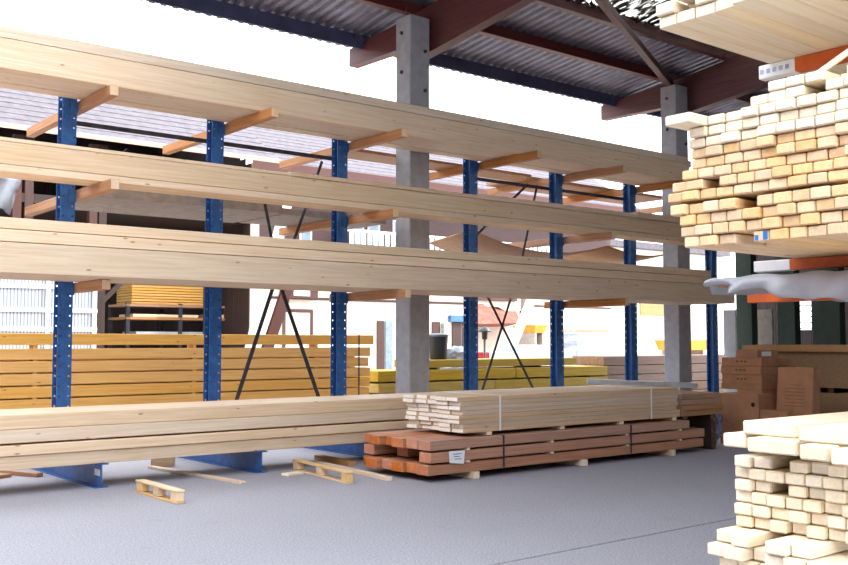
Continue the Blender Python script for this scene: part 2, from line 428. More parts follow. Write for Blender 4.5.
# ================================================================== TIMBER ON THE RACK
def layer(name, x0, x1, yf, z, h, widths, mat, lab, group, xj=0.25, zj=0.004, cat='timber', gap=.002):
    """one layer of beams side by side, starting at the front edge yf"""
    y = yf
    for i, wd in enumerate(widths):
        a = x0 + random.uniform(-xj, xj); b = x1 + random.uniform(-xj, xj)
        dz = random.uniform(0, zj)
        o = box(name, a, b, y + gap, y + wd - gap, z + .001 + (dz if i and zj > .01 else 0), z + h - .002, mat, bev=.006)
        tag(o, lab.format(ORD[i]), cat, group)
        y += wd
G1 = 'spruce beams on the top shelf of the blue rack'
layer('timber', 0.6, 16.0, 11.40, 4.70, .343, [.2, .16, .16, .16, .16, .15], SPRUCE, 'pale spruce beam, {} from the front in the lower layer of the top rack shelf', G1, zj=0.02, gap=.008)
layer('timber', 0.6, 15.9, 11.41, 5.047, .13, [.2, .2, .19, .19, .19], SPRUCE, 'pale spruce beam, {} from the front in the upper layer of the top rack shelf', G1)
G2 = 'spruce beams on the middle shelf of the blue rack'
layer('timber', 0.8, 16.4, 11.55, 3.565, .085, [.25, .22], SPRUCE, 'thin spruce board, {} from the front under the middle shelf beams of the rack', G2, 0.1)
layer('timber', 0.8, 16.5, 11.55, 3.651, .258, [.25, .22], SPRUCE, 'tall knotty spruce beam, {} from the front on the middle shelf of the rack', G2, 0.1)
wx = [.8, onY(289, 183, 11.54).x, onY(480, 196, 11.53).x, onY(637, 214, 11.52).x, 17.2]
where = ('at the left end', 'before the near column', 'past the near column', 'at the far right')
for q in range(4):
    o = box('timber', wx[q] + .01, wx[q + 1] - .01, 11.55 - .012 * q, 12.02, 3.910, 3.910 + (.045, .058, .08, .115)[q], SPRUCE, bev=.006); tag(o, 'flat spruce plank lying on the middle shelf beams %s' % where[q], 'timber', G2)
G3 = 'spruce beams on the low shelf of the blue rack'
layer('timber', 0.6, 16.75, 11.10, 2.395, .335, [.24, .24, .24, .24, .24], SPRUCE, 'pale spruce beam, {} from the front in the bottom layer of lowest rack shelf', G3, 0.1)
layer('timber', 0.7, 16.7, 11.105, 2.735, .135, [.24, .24, .24, .24, .24], SPRUCE, 'pale spruce beam, {} from the front in the middle layer of lowest rack shelf', G3, 0.12)
layer('timber', 0.7, 15.9, 11.15, 2.880, .125, [.24, .24, .24, .24, .2], SPRUCE, 'pale spruce beam, {} from the front in the top layer of lowest rack shelf', G3, 0.2)
G4 = 'spruce beams on the rack feet'
FW_ = [.25, .24, .24, .24]
layer('timber', 0.5, 15.4, 11.12, .275, .15, FW_, SPRUCE, 'pale spruce beam, {} from the front in the bottom layer on rack feet', G4)
layer('timber', 0.5, 15.2, 11.09, .427, .115, FW_, SPRUCE, 'pale spruce beam, {} from the front in the second layer on rack feet', G4)
layer('timber', 0.5, 15.3, 11.12, .560, .145, FW_, SPRUCE, 'pale spruce beam, {} from the front in the third layer on rack feet', G4)
layer('timber', 0.5, 15.0, 11.14, .707, .16, FW_, SPRUCE, 'pale spruce beam, {} from the front in the top layer on rack feet', G4)
for jj, xx in enumerate((1.2, 4.2, 7.0, 10.0, 13.0)):
    o = box('sticker_lath', xx, xx + .05, 11.2, 12.0, .5425, .5595, SPRUCE, along='Y'); tag(o, 'thin spacer lath between beams on the rack feet, %s from left' % ORD[jj], 'lath', 'spacer laths in the floor level beams')
# boards and sheets on the far side of the rack
def far_sheet(name, x0, x1, y0, y1, z0, z1, mat, lab, cat): o = box(name, x0, x1, y0, y1, z0, z1, mat); tag(o, lab, cat); return o
far_sheet('board_pack', 4.8, 7.6, 12.75, 14.3, SB[1], SB[1] + .16, GREYB, 'weathered grey boards on the far side of the middle shelf behind second upright', 'boards')
far_sheet('board_pack', 7.65, 9.6, 12.85, 14.2, SB[1], SB[1] + .10, GREYB, 'weathered grey boards on far side of middle shelf left of near column', 'boards')
far_sheet('plank', 9.0, 13.0, 12.9, 13.5, SB[0], SB[0] + .05, BROWNB, 'brown plank on the far side of top shelf behind the near column', 'plank')
far_sheet('plank', 13.05, 17.3, 13.1, 14.2, SB[0], SB[0] + .06, BROWNB, 'brown plank on far side of top shelf between the two columns', 'plank')
def bent_sheet(name, pts, y0, y1, t, mat, lab, cat, smooth=True):
    """sheet hanging in a curve along X (pts = x, z), with thickness"""
    vs, fs = [], []; n = len(pts)
    for (x, z) in pts:
        for dy, dz in ((y0, 0), (y1, -.14), (y1, -.14 + t), (y0, t)): vs.append((x, dy, z + dz))
    for i in range(n - 1):
        for q in range(4): a, b = i * 4 + q, i * 4 + (q + 1) % 4; fs.append((a, b, b + 4, a + 4))
    fs += [(0, 1, 2, 3), tuple((n - 1) * 4 + q for q in range(4))]
    o = pymesh(name, vs, fs, mat, None, smooth); tag(o, lab, cat); return o
def arc(x0, z0, x1, z1, sag, n=16): return [(x0 + (x1 - x0) * i / n, z0 + (z1 - z0) * i / n - sag * 4 * (i / n) * (1 - i / n)) for i in range(n + 1)]
bent_sheet('plywood_sheet', arc(11.6, 3.62, 15.2, 3.55, 0.26), 13.0, 14.2, .02, PLY, 'brown plywood sheet sagging behind the rack between two uprights', 'sheet')
bent_sheet('plywood_sheet', arc(15.25, 3.56, 17.6, 3.60, 0.16), 13.0, 14.3, .02, PLY, 'curled brown plywood sheet beside the far concrete column', 'sheet')
vs, fs = [], []
for a in range(15):
    for b in range(11):
        u, v = a / 14, b / 10
        vs.append((3.35 + u * .98 - .12 * v * u, 14.52 + .05 * math.sin(u * 17 + v * 3) + .03 * math.sin(u * 31 - v * 9), 3.98 - v * (.30 + .22 * abs(math.sin(u * 4.2 + .5))) + .02 * math.sin(u * 23)))
for a in range(14):
    for b in range(10): k_ = a * 11 + b; fs.append((k_, k_ + 1, k_ + 12, k_ + 11))
o = pymesh('plastic_tarp', vs, fs, FILM, None, True); tag(o, 'crumpled white tarp hanging behind the middle shelf at far left', 'tarp')
sm = o.modifiers.new('thick', 'SOLIDIFY'); sm.thickness = .006
# ================================================================== RED DOUGLAS STACK AND WHITE PLANK STACK (aisle)
GR = 'red timber stack on the aisle floor'
RX0, RX1, RY = 7.42, 12.9, 9.02
zz = 0.085
for k, (xo, nc, h) in enumerate(((0.0, 6, .12), (0.05, 6, .12), (-.02, 6, .115))):
    for i in range(nc):
        if k == 1 and i in (2, 4): continue
        wdt = .22; y = RY + i * (.235) + (.02 if k == 0 else 0)
        a = RX0 + xo + (0.0 if i % 2 else -.05) + random.uniform(-.06, .06) + (.12 if (k, i) in ((1, 1), (1, 3)) else 0)
        b = RX1 + random.uniform(-.25, .1) - (0.5 if k == 2 else 0)
        o = box('timber', a, b, y, y + wdt, zz, zz + h, DOUG, bev=.006)
        tag(o, 'reddish douglas beam, %s from the aisle in the %s layer of the floor stack' % (ORD[i], ('bottom', 'middle', 'top')[k]), 'timber', GR)
        if k == 1 and i == 0:
            t = empty('stack_tag', (0, 0, 0)); bpy.data.objects.remove(t)
    zz += h
    if k < 2:
        for j, xx in enumerate((7.95, 9.4, 10.9, 12.1)):
            o = box('sticker_lath', xx, xx + .05, RY - .02, RY + 1.36, zz, zz + .025, SPRUCE, along='Y')
            tag(o, 'pale spacer lath between red beam layers, %s from the left above the %s layer' % (ORD[j], ('bottom', 'middle')[k]), 'lath', 'spacer laths in the red stack')
        zz += .025
RTOP = zz
for j, xx in enumerate((8.05, 10.0, 11.9)):
    o = box('bearer_block', xx, xx + .10, RY - .02, RY + 1.38, 0, .084, SPRUCE, along='Y'); tag(o, '%s pale bearer from the left under the red timber stack' % ORD[j], 'bearer', 'bearers under the red stack')
# paper tag stapled to the stack front
tg = pymesh('paper_tag', [(7.68, RY - .012, .215), (7.90, RY - .014, .195), (7.92, RY - .012, .352), (7.66, RY - .02, .358)] + [(7.68, RY - .008, .215), (7.90, RY - .01, .195), (7.92, RY - .008, .352), (7.66, RY - .016, .358)],
            [(0, 1, 2, 3), (4, 5, 6, 7), (0, 1, 5, 4), (1, 2, 6, 5), (2, 3, 7, 6), (3, 0, 4, 7)], PAPER)
tag(tg, 'white paper tag on the front of the red timber stack', 'tag')
for q in range(3):
    box('print_line', 7.73 + .01 * q, 7.86 - .03 * (q % 2), RY - .021, RY - .0195, .315 - q * .03, .322 - q * .03, INK, tg, 0)
for j, xx in enumerate((8.55, 11.0)):
    st = empty('steel_strap', (xx, RY, .1)); tag(st, 'thin dark strap around red timber stack, %s' % ('nearer the tag', 'farther right')[j], 'strap', 'straps on the red stack')
    box('strap_front', xx, xx + .03, RY - .008, RY - .005, .10, RTOP + .002, STEEL, st, 0); box('strap_top', xx, xx + .03, RY - .008, RY + 1.36, RTOP + .002, RTOP + .004, STEEL, st, 0)
# white planks
for j, xx in enumerate((8.38, 9.7, 10.9, 12.1)):
    o = box('bearer_block', xx, xx + .09, 9.12, 10.2, RTOP + .005, RTOP + .05, SPRUCE, along='Y'); tag(o, '%s small pale bearer from the left under the planed plank stack' % ORD[j], 'bearer', 'bearers under the planed planks')
WZ = RTOP + .05; WH = .055
for k in range(8):
    for i in range(5):
        y = 9.13 + i * .22
        a = 8.0 + random.choice((-.02, 0, .02)) - .006 * k - .03 * (k // 2 % 2) + .06 * (i == 2) + .04 * (i == 3); b = 12.25 + random.uniform(-.06, .06)
        o = box('planed_board', a, b, y, y + .216, WZ + k * WH, WZ + (k + 1) * WH - .002, SPRUCE2, bev=.005)
        tag(o, 'planed board with white end, %s from aisle, %s row up, on the red stack' % (ORD[i], ORD[k]), 'board', 'planed planks stacked on the red beams')
WTOP = WZ + 8 * WH
for k in range(4):
    for i in range(3):
        y = 9.15 + i * .25
        o = box('board', 12.35 + random.uniform(-.03, .03), 13.4 + random.uniform(-.1, .05), y, y + .245, .535 + k * .085, .535 + (k + 1) * .085 - .004, BROWNB, bev=.005)
        tag(o, 'brownish board, %s from aisle, %s layer up, beyond the planed boards' % (ORD[i], ORD[k]), 'board', 'brown boards right of the planed stack')
for j, xx in enumerate((12.4, 13.1)):
    o = box('bearer_block', xx, xx + .12, 9.16, 9.9, 0 if j else RTOP + .003, .534, DARKWOOD, along='Y'); tag(o, 'bearer coloured dark as the shaded gap under the brownish boards, %s' % ('nearer', 'farther')[j], 'bearer')  # dark colour stands in for the shaded gap below the boards
for j, xx in enumerate((8.6, 11.6)):
    st = empty('plastic_strap', (xx, 9.13, WZ)); tag(st, 'pale plastic strap around planed plank stack, %s' % ('near its white ends', 'near its far end')[j], 'strap')
    box('strap_front', xx, xx + .025, 9.122, 9.126, WZ, WTOP + .003, PAPER, st, 0); box('strap_top', xx, xx + .025, 9.122, 10.23, WTOP + .001, WTOP + .004, PAPER, st, 0)
o = bar('metal_bar', (11.9, 10.6, 1.03), (13.3, 9.55, .96), .10, .08, plain('bright steel', (200, 202, 208), .35, .6, .05)); tag(o, 'bright metal bar lying slanted across the brown plank pack', 'bar')

# ================================================================== LOOSE PIECES ON THE FLOOR
def pallet_piece(a, b, label):
    """edge strip cut off a pallet: two boards and three blocks, from point a to point b"""
    a, b = Vector(a), Vector(b); d = b - a; ang = math.atan2(d.y, d.x); L = d.length
    r = empty('pallet_strip', (a + b) / 2, ang); tag(r, label, 'pallet piece', 'cut pallet strips')
    link('board', boxme(L, .10, .02, PLANK), PLANK, r, (0, 0, 0)); link('board', boxme(L + .01, .105, .021, PLANK), PLANK, r, (0, 0, .118))
    for s in (-1, 0, 1): link('block', boxme(.13, .09, .094, PLANK), PLANK, r, (s * (L / 2 - .07), 0, .0225))
pallet_piece(onZ(180, 504), onZ(140, 492), 'pale cut pallet strip on the floor left of the second rack foot')
pallet_piece(onZ(350, 484), onZ(296, 470), 'pale cut pallet strip on floor beside the long white batten')
def loose(name, p, q, w_, h_, mat, lab, cat, z=0.0):
    a, b = onZ(*p), onZ(*q); a.z += h_ / 2 + z + .001; b.z += h_ / 2 + z + .001
    o = bar(name, a, b, w_, h_, mat); tag(o, lab, cat)
loose('batten', (390, 481), (318, 465), .07, .05, SPRUCE, 'long pale batten on the floor pointing at the red stack', 'batten')
loose('batten', (243, 484), (150, 468), .08, .03, SPRUCE, 'thin dusty batten on the floor between the two rack feet', 'batten')
loose('plank_offcut', (285, 476), (300, 474), .14, .03, PLANKW, 'small pale offcut lying next to the second rack foot', 'offcut')
loose('batten', (352, 466), (318, 459), .12, .06, BROWNB, 'brown board lying in shade under floor level beams', 'batten')
loose('wood_block', (152, 466), (174, 466), .14, .14, PLANK, 'square wood block under the beams behind the pallet strip', 'block')
loose('batten', (40, 477), (-30, 471), .1, .05, BROWNB, 'dusty board in shade under the beams at far left', 'batten')
loose('plank_offcut', (6, 478), (-30, 474), .16, .04, BROWNB, 'flat dark offcut at the left picture edge', 'offcut')

# ================================================================== RIGHT RACK: PLANK BUNDLES SEEN FROM THEIR ENDS
XR = 3.6
def end_row(bundle, X, y_left, z, h, wdt, ncols, rowi, L, mat, group, text, jx=.016, deep=0.07, skip=()):
    y = y_left
    for c in range(ncols):
        ww = wdt * random.uniform(.94, 1.06)
        if c not in skip:
            a = X + random.uniform(-jx, jx) + (random.uniform(.08, .25) if random.random() < deep else 0)
            hh = h - .0025 - random.uniform(0, .002)
            o = box('plank', a, a + L + random.uniform(-.1, .1), y - ww + .0015, y - .0015, z + .0005, z + hh, mat, bev=.005)
            tag(o, text.format(ORD[c], ORD[rowi]), 'plank', group)
        y -= ww
zc = onX(684, 248, XR).z
g = 'sawn planks in the lowest shelf bundle'
for r, pxl in enumerate((684, 680, 680, 672)):
    end_row('c', XR, onX(pxl, 230, XR).y, zc + r * .0485,   .0485, .082, 10, r, 3.9, PLANK, g, 'sawn pine plank, {} from left, {} row up, lowest shelf bundle at right')
ym_ = onX(764, 243, XR).y
SPRAY = plain('blue spray', (30, 120, 205), .6, 0.0, .05)
for o in list(COL.objects):
    if o.name.startswith('plank') and o.get('group') == g and 'first row up' in o['label'] and abs(o.location.y - ym_) < .042:
        hx = o.dimensions.x / 2 if o.dimensions.x else 1.95
        hx = max(v.co.x for v in o.data.vertices)
        for dy, w_, zz1 in ((.022, .016, .022), (-.018, .02, .036)):
            link('paint_mark', boxme(.0015, w_, zz1, SPRAY, 0), SPRAY, o, (-hx - .0006, dy, .006))
zb = zc + 4 * .0485 + .012
for jj, xx in enumerate((4.0, 5.6, 7.2)):
    o = box('sticker_lath', xx, xx + .04, 1.7, 2.6, zb - .0115, zb - .0005, PLANK, along='Y'); tag(o, 'thin spacer lath between the lower shelf bundles, %s from near end' % ORD[jj], 'lath', 'spacer laths in the right rack')
g = 'orange tinged planks in the middle bundle'
for r, pxl in enumerate((667, 670, 683, 690, 690)):
    end_row('b', XR, onX(pxl, 180, XR).y, zb + r * .045, .045, .083, 10, r, 3.9, PLANK, g, 'orange tinged plank end, {} from left, {} row up, middle bundle at right')
za = zb + 5 * .045
g = 'whitish planks on top of the middle bundle'
left = (688, 690, 707, 748, 767, 838)
for r, pxl in enumerate(left):
    yl = onX(pxl, 120, XR).y
    end_row('a', XR + (.25 if r == 5 else 0), yl, za + r * .045, .045, .084, max(2, int((yl - 1.72) / .084)), r, 3.9, PLANKW, g, 'whitish plank end, {} from left, {} row up, stepped pile on middle bundle', skip=())
# the plank that sticks out at the left of the pile and the loose lath on it
p = onX(681, 114, XR - .12); yr_ = onX(707, 120, XR).y; o = box('plank', p.x, p.x + 3.0, yr_ + .002, yr_ + .13, za + 2 * .045 + .001, za + 3 * .045 - .002, PLANKW)
tag(o, 'whitish plank sticking out farthest left on the upper loose pile', 'plank', g)
zt0 = onX(660, 30, XR).z
pA = onX(817, 78, 3.63) + Vector((0, 0, .014)); pB = onX(858, 47, 3.72) + Vector((0, 0, .008)); o = bar('lath', pA, pB, .03, .022, PLANKW); tag(o, 'thin pale lath slanting up against the upper bundle at right edge', 'lath')
g = 'planks in the topmost bundle'
for r in range(3):
    end_row('t', XR - .02, onX(660 - r, 20, XR).y, zt0 + r * .056, .056, .1, 9, r, 3.6, PLANKW, g, 'wide pale plank, {} from left, {} row up, topmost bundle under roof', .02, .03)
# lower bundles
XL = 3.5
zl = onX(735, 525, XL).z; hl = (onX(735, 454, XL).z - zl) / 6
g = 'pale planks in the lower bundle'
for r in range(6):
    end_row('l', XL, onX((736, 735, 733, 735, 732, 736)[r], 490, XL).y, zl + r * hl, hl, .078, 8, r, 3.9, PLANKW, g, 'pale squared plank end, {} from left, {} row up, lower right bundle', .02, .06)
g = 'loose planks lying on the lower bundle'
zk = zl + 6 * hl
for jj, xx in enumerate((3.75, 5.4, 7.0)):
    o = box('sticker_lath', xx, xx + .045, 1.6, 2.45, zk, zk + .024, PLANK, along='Y'); tag(o, 'thin spacer lath on the lower right bundle, %s from near end' % ORD[jj], 'lath', 'spacer laths in the right rack')
zk += .0245
KP = [(722, 746, 3.52, 0), (746, 797, 3.42, 0), (798, 828, 3.34, 0), (829, 870, 3.28, 0), (742, 796, 3.52, 1), (797, 850, 3.42, 1)]
for i, (pa, pb, X, lv_) in enumerate(KP):
    ya, yb = onX(pa, 440, X).y, onX(pb, 440, X).y
    o = box('plank', X, X + 3.6, yb + .003, ya - .003, zk + lv_ * .056, zk + lv_ * .056 + .054, PLANKW, bev=.006)
    tag(o, 'wide white plank, %s from left, %s loose layer on the lower right bundle' % (ORD[i % 4], ('under', 'upper')[lv_]), 'plank', g)
XM = 3.36
zm = zl - .001
g = 'pale planks in the bottom bundle'
for r in range(6):
    z = zm - (6 - r) * .05
    yl = onX((708, 708, 712, 716, 708, 711)[r], 550, XM).y
    end_row('m', XM + (0 if r < 5 else .0), yl, z, .05, .085, 9, r, 3.9, PLANKW, g, 'pale plank end, {} from left, {} row up, bottommost right bundle', .04, .05, skip=(2, 5, 6, 7, 8) if r == 5 else ())
zb0 = zm - .30
# steel of the right rack
rr = empty('cantilever_rack', (4.5, .75, 0)); tag(rr, 'dark green rack with orange arms carrying the plank bundles at right', 'rack')
def arm_right(x, tip, ztop, h=.055, white=True, wtip=.2):
    a = box('arm', x - .03, x + .03, .8, tip - (wtip if white else 0), ztop - h, ztop - .0015, ORANGE, rr, .003, along='Y')
    if white: box('arm_tip', x - .031, x + .031, tip - wtip, tip, ztop - h - .001, ztop - .0015, WHITEP, rr, .003, along='Y')
yt = onX(762, 75, 4.5).y; yt2 = onX(757, 268, 4.5).y
for x in (4.5, 6.6):
    box('upright', x - .09, x + .09, .6, .8, 0.0, 4.6, GREEN, rr, .01, along='Z')
    box('foot_beam', x - .09, x + .09, .6, 2.5, 0, .14, GREEN, rr, .01, along='Y')
    arm_right(x, yt, zt0, .07); arm_right(x, yt2, zc, .055)
    arm_right(x + .45, onX(750, 298, x + .45).y if x < 5 else 2.6, 1.925, .055, False)
    arm_right(x, 2.40, zb0, .08); 
box('back_tie', 4.59, 6.51, .68, .72, 4.2, 4.3, GREEN, rr, .004)
tip_print = [box('print_mark', 4.4675, 4.4688, yt - .17 + q * .035, yt - .15 + q * .035, zt0 - .048, zt0 - .025, plain('faded print', (176, 196, 236), .6) if q == 0 else bpy.data.materials['faded print'], rr, 0) for q in range(5)]
# tarp covered pack under the lowest bundle
yp1 = onX(717, 280, 4.3).y
for i in range(4):
    o = box('plank', 4.3 + .02 * i, 8.1, yp1 - (i + 1) * .24, yp1 - i * .24 - .004, 1.926, 1.962, BROWNB); tag(o, 'board peeking out under the grey tarp, %s from the left' % ORD[i], 'plank', 'boards under the grey tarp')
vs, fs = [], []
NU = 40                                                     # across the pack (Y), from the aisle side
path = [('t', 8.15 - 3.85 * (q / 12)) for q in range(13)] + [('d', q / 5) for q in range(1, 6)]
for a_, (kind_, q) in enumerate(path):
    for u in range(NU + 1):
        y = yp1 + .03 - 1.06 * u / NU; t = u / NU
        if kind_ == 't':
            z = 1.968 + .012 * abs(math.sin(q * 5 + t * 9)) * abs(math.sin(t * 13 + q)); x = q
            if u == 0: z -= .07 + .02 * math.sin(q * 6)
            if u == NU: z -= .07
        else:
            drop = .055 + .075 * math.exp(-((t - .62) / .27) ** 2) + .012 * math.sin(t * 19) - (.02 if t < .12 else 0)
            x = 4.285 - .02 * math.sin(q * 2.6) - .014 * math.sin(t * 31 + q * 3) * (.3 + q)
            z = 1.966 - q * drop + .006 * math.sin(t * 37 + q * 4)
            if t < .16: x -= .04 * math.sin(t * 40 + q * 2) * q; z += .022 * math.sin(t * 33) * q
        vs.append((x, y, min(z, 1.998)))
for a_ in range(len(path) - 1):
    for u in range(NU): k_ = a_ * (NU + 1) + u; fs.append((k_, k_ + 1, k_ + NU + 2, k_ + NU + 1))
tp = pymesh('plastic_tarp', vs, fs, TARP, None, True); tag(tp, 'crumpled grey tarp over boards under the lowest shelf bundle at right', 'tarp')
sm = tp.modifiers.new('thick', 'SOLIDIFY'); sm.thickness = .003; sm.offset = 1

# ================================================================== CARTONS, CHIPBOARD, FAR RIGHT
XB = 14.6
def carton(name, px0, px1, y0, y1, depth, lab, X=XB, mat=CARD, prints=0, tape=True):
    a, b = onX(px0, y1, X), onX(px1, y0, X)
    yh, yl = a.y, b.y; z0, z1 = a.z, b.z
    r = empty(name, (X, (yl + yh) / 2, z0)); tag(r, lab, 'carton', 'cardboard cartons')
    box('body', X, X + depth, yl, yh, z0, z1, mat, r, .006)
    if tape: box('flap_seam', X - .002, X + .0, yl + .02, yh - .02, (z0 + z1) / 2 - .003, (z0 + z1) / 2 + .003, BROWNINK, r, 0)
    for q in range(prints):
        ym = (yl + yh) / 2 + (q - 1) * .06
        box('print_mark', X - .003, X - .0005, ym - .018, ym + .018, (z0 + z1) / 2 + .015, (z0 + z1) / 2 + .05, BROWNINK, r, 0)
    return r
# lower big carton and pile, from the floor upwards
zf = onX(740, 396, XB - .2).z
def flat(i, px0, px1, z0, z1, depth, lab, X=XB, prints=3):
    yh, yl = onX(px0, 380, X).y, onX(px1, 380, X).y
    r = empty('carton', (X, (yl + yh) / 2, z0)); tag(r, lab, 'carton', 'cardboard cartons')
    box('body', X, X + depth, yl, yh, z0 + .001, z1, CARD, r, .008)
    for q in range(prints):
        ym = (yl + yh) / 2 + (q - 1) * .075; zm_ = (z0 + z1) / 2
        box('print_mark', X - .003, X - .0002, ym - .022, ym + .022, zm_ - .012, zm_ + .02, BROWNINK, r, 0)
    return r
ys = [438, 430, 421, 411.5, 403, 396]
box_z = lambda y, X=XB: onX(740, y, X).z
flat(0, 725, 762, 0.0, box_z(418), .75, 'large carton at the base of the pile, mostly hidden behind pale planks', prints=0)
flat(1, 735, 763, box_z(418), box_z(397), .6, 'carton in shade below the four flat cartons', prints=0)
flat(2, 737, 762, box_z(397), box_z(389.5), .6, 'narrow flat carton just under the wide flat cartons')
b_ = [389.5, 383.5, 374.5, 366.0, 357.5, 349.5]
for i in range(4):
    flat(3 + i, 721 + (i % 2), 761 + (i % 2), box_z(b_[i]), box_z(b_[i + 1]), .7 + .1 * (i == 3), '%s of the four wide flat cartons counted upwards in the pile' % ORD[i].capitalize(), prints=(0, 3, 3, 3)[i])
f5 = flat(7, 737, 758, box_z(357.5), box_z(349.5), .6, 'short carton on top of the flat carton pile', prints=0)
yl5 = onX(758, 380, XB).y
box('paper_label', XB + .12, XB + .4, yl5 - .003, yl5 - .0005, box_z(356), box_z(351.5), PAPER, f5, 0)
big = flat(8, 719, 758, 0.0, box_z(394, 13.9), .45, 'brown carton with a round hand hole standing in front of the pile', X=13.98, prints=0)
yb_ = onX(750, 405, 13.9)
hh = lathe('hand_hole', [(0, 0), (.035, 0), (.036, -.002)], plain('hole dark', (30, 20, 16), .9), big, Vector((13.977, yb_.y, yb_.z)) - parent_loc(big), 14); hh.rotation_euler = (0, -math.pi / 2, 0)
flat(9, 759, 786, 0.0, box_z(409, 13.9), .17, 'low carton right of the one with a hand hole', X=13.98, prints=0)
# leaning carton
ln = empty('carton', (14.2, onX(788, 420, 14.1).y, 0)); tag(ln, 'tall carton leaning back with printed lines and a paper label', 'carton', 'cardboard cartons')
lw = onX(770, 400, 14.1).y - onX(806, 400, 14.1).y
ln.rotation_euler = (0, math.radians(7), 0)
link('body', boxme(.22, lw, 1.24, CARD, .008), CARD, ln, (.11, 0, .02))
for q in range(7): link('print_line', boxme(.002, lw * (.55 if q else .3), .008, BROWNINK, 0), BROWNINK, ln, (-.002, -.02 * (q == 0), .98 - q * .055))
link('paper_label', boxme(.12, .22, .003, PAPER, 0), PAPER, ln, (.1, -.1, 1.2615))
# bluish plastic bag
bm = bmesh.new(); bmesh.ops.create_icosphere(bm, subdivisions=4, radius=1)
for v in bm.verts:
    n = v.co.copy(); k = 1 + .10 * math.sin(9 * n.x + 5 * n.z) * math.sin(8 * n.y - 4 * n.z) + .06 * math.sin(21 * n.x + 17 * n.y) + .05 * math.sin(25 * n.z + 13 * n.y)
    v.co = Vector((n.x * .17 * k, n.y * .20 * k, max(0, .36 + n.z * .37 * k) * 1.0))
me = bpy.data.meshes.new('bag'); bm.to_mesh(me); bm.free()
pb = onX(716, 430, 13.85); o = link('plastic_bag', me, BAG, None, (13.70, pb.y + .02, 0.0)); tag(o, 'crumpled bluish plastic bag beside the cartons at the stack end', 'bag')
# chipboard packs
cy1 = onX(745, 345, 15.7).y
zt = [onX(830, y, 15.7).z for y in (345, 352, 388, 393)]
def pack(name, y0, y1, z0, z1, mat, lab, x1=18.5, x0=15.7): o = box(name, x0, x1, y0, y1, z0, z1, mat, bev=.004); tag(o, lab, 'board pack'); return o
cy0 = 7.2
pack('chipboard_pack', cy0, cy1 - .12, .10, zt[3], CHIP, 'lower pack of brown chipboard sheets behind the cartons')
for j, y in enumerate((7.4, 8.6, 9.7)):
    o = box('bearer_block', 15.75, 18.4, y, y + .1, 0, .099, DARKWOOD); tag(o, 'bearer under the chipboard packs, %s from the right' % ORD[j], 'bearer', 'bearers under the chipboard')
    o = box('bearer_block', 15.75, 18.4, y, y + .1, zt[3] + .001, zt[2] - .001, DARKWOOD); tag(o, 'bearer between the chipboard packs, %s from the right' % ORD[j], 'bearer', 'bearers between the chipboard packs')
pack('chipboard_pack', cy0, cy1 - .12, zt[2], zt[1], CHIP, 'upper pack of brown chipboard sheets behind the cartons')
pack('cover_board', cy0 - .05, cy1, zt[1] + .001, zt[0], BROWNB, 'thick brown cover board on top of the chipboard packs', x0=15.6)
# green rack posts and panels in the dark part
gr = empty('green_rack', (17.9, 9.5, 0)); tag(gr, 'dark green rack uprights standing in the dark end of shed', 'rack')
for p0, p1, X in ((736, 752, 18.9), (777, 795, 18.9), (812, 840, 18.9)):
    ya, yb = onX(p0, 320, X).y, onX(p1, 320, X).y
    box('upright', X, X + .22, yb, ya, 0, 5.2, GREEN, gr, .01, along='Z')
box('cross_beam', 18.92, 19.1, onX(838, 320, 18.9).y, onX(738, 320, 18.9).y, 5.2, 5.35, GREEN, gr, .01, along='Y')
def panel(p0, p1, y0, X, lab, mat):
    ya, yb = onX(p0, y0, X).y, onX(p1, y0, X).y
    o = box('plasterboard', X, X + .06, yb, ya, 0, onX(p0, y0, X).z, mat, bev=.004); tag(o, lab, 'panel')
panel(723, 735, 310, 18.3, 'upright whitish panel between the last blue upright and green post', WHITEP)
panel(753, 772, 310, 19.6, 'upright light grey panel between two green rack posts', GREYB)

# ================================================================== YARD: YELLOW TIMBER STACK
YY = 16.5
def zat(y, Y=YY): return onY(0, y, Y).z
GY = 'yellow beams stacked in the yard'
yx1 = onY(369, 360, YY).x
hrow = .18
rows = [1.362 - .205 * q for q in range(6, -1, -1)]
for k, z in enumerate(rows + [1.60]):
    off = .12 if k == len(rows) else random.uniform(-.04, .05)
    o = box('timber', -1.0 + random.uniform(-.2, .2), yx1 + off, YY, YY + .25, z, z + hrow + (.01 if k == len(rows) else 0), YELLOW, bev=.006)
    tag(o, 'yellow beam in the %s of the front yard stack' % ('bottom layer', 'second layer', 'third layer', 'fourth layer', 'fifth layer', 'sixth layer', 'seventh layer', 'topmost layer')[k], 'timber', GY)
    if k < len(rows):
        zt_ = z + hrow; hgt = (rows + [1.60])[k + 1] - zt_
        for j, xx in enumerate((3.0, 5.2, 8.0, 10.6)):
            o = box('sticker_lath', xx, xx + .07, YY + .01, YY + .245, zt_ + .0005, zt_ + hgt - .0005, YELLOW, along='Y'); tag(o, 'spacer lath above the %s layer of the yellow stack, %s from left' % (ORD[k], ORD[j]), 'lath', 'spacer laths in the yellow stack')
for k in range(6):
    for i in range(2):
        o = box('timber', -.9 + random.uniform(-.2, .2), yx1 - .1 + random.uniform(-.05, .02), YY + .30 + i * .27, YY + .55 + i * .27, .13 + k * .235, .13 + k * .235 + .2335, YELLOW, bev=.006)
        tag(o, 'yellow beam, %s layer up, %s of the tight pack behind the yard stack' % (ORD[k], ('front row', 'rear row')[i]), 'timber', GY)
for j, xx in enumerate((2.5, 5.5, 8.5, 11.4)):
    o = box('bearer_block', xx, xx + .1, YY, YY + .85, 0, .1295, DARKWOOD, along='Y'); tag(o, 'bearer under yellow yard stack, %s from the left' % ORD[j], 'bearer', 'bearers under the yellow stack')
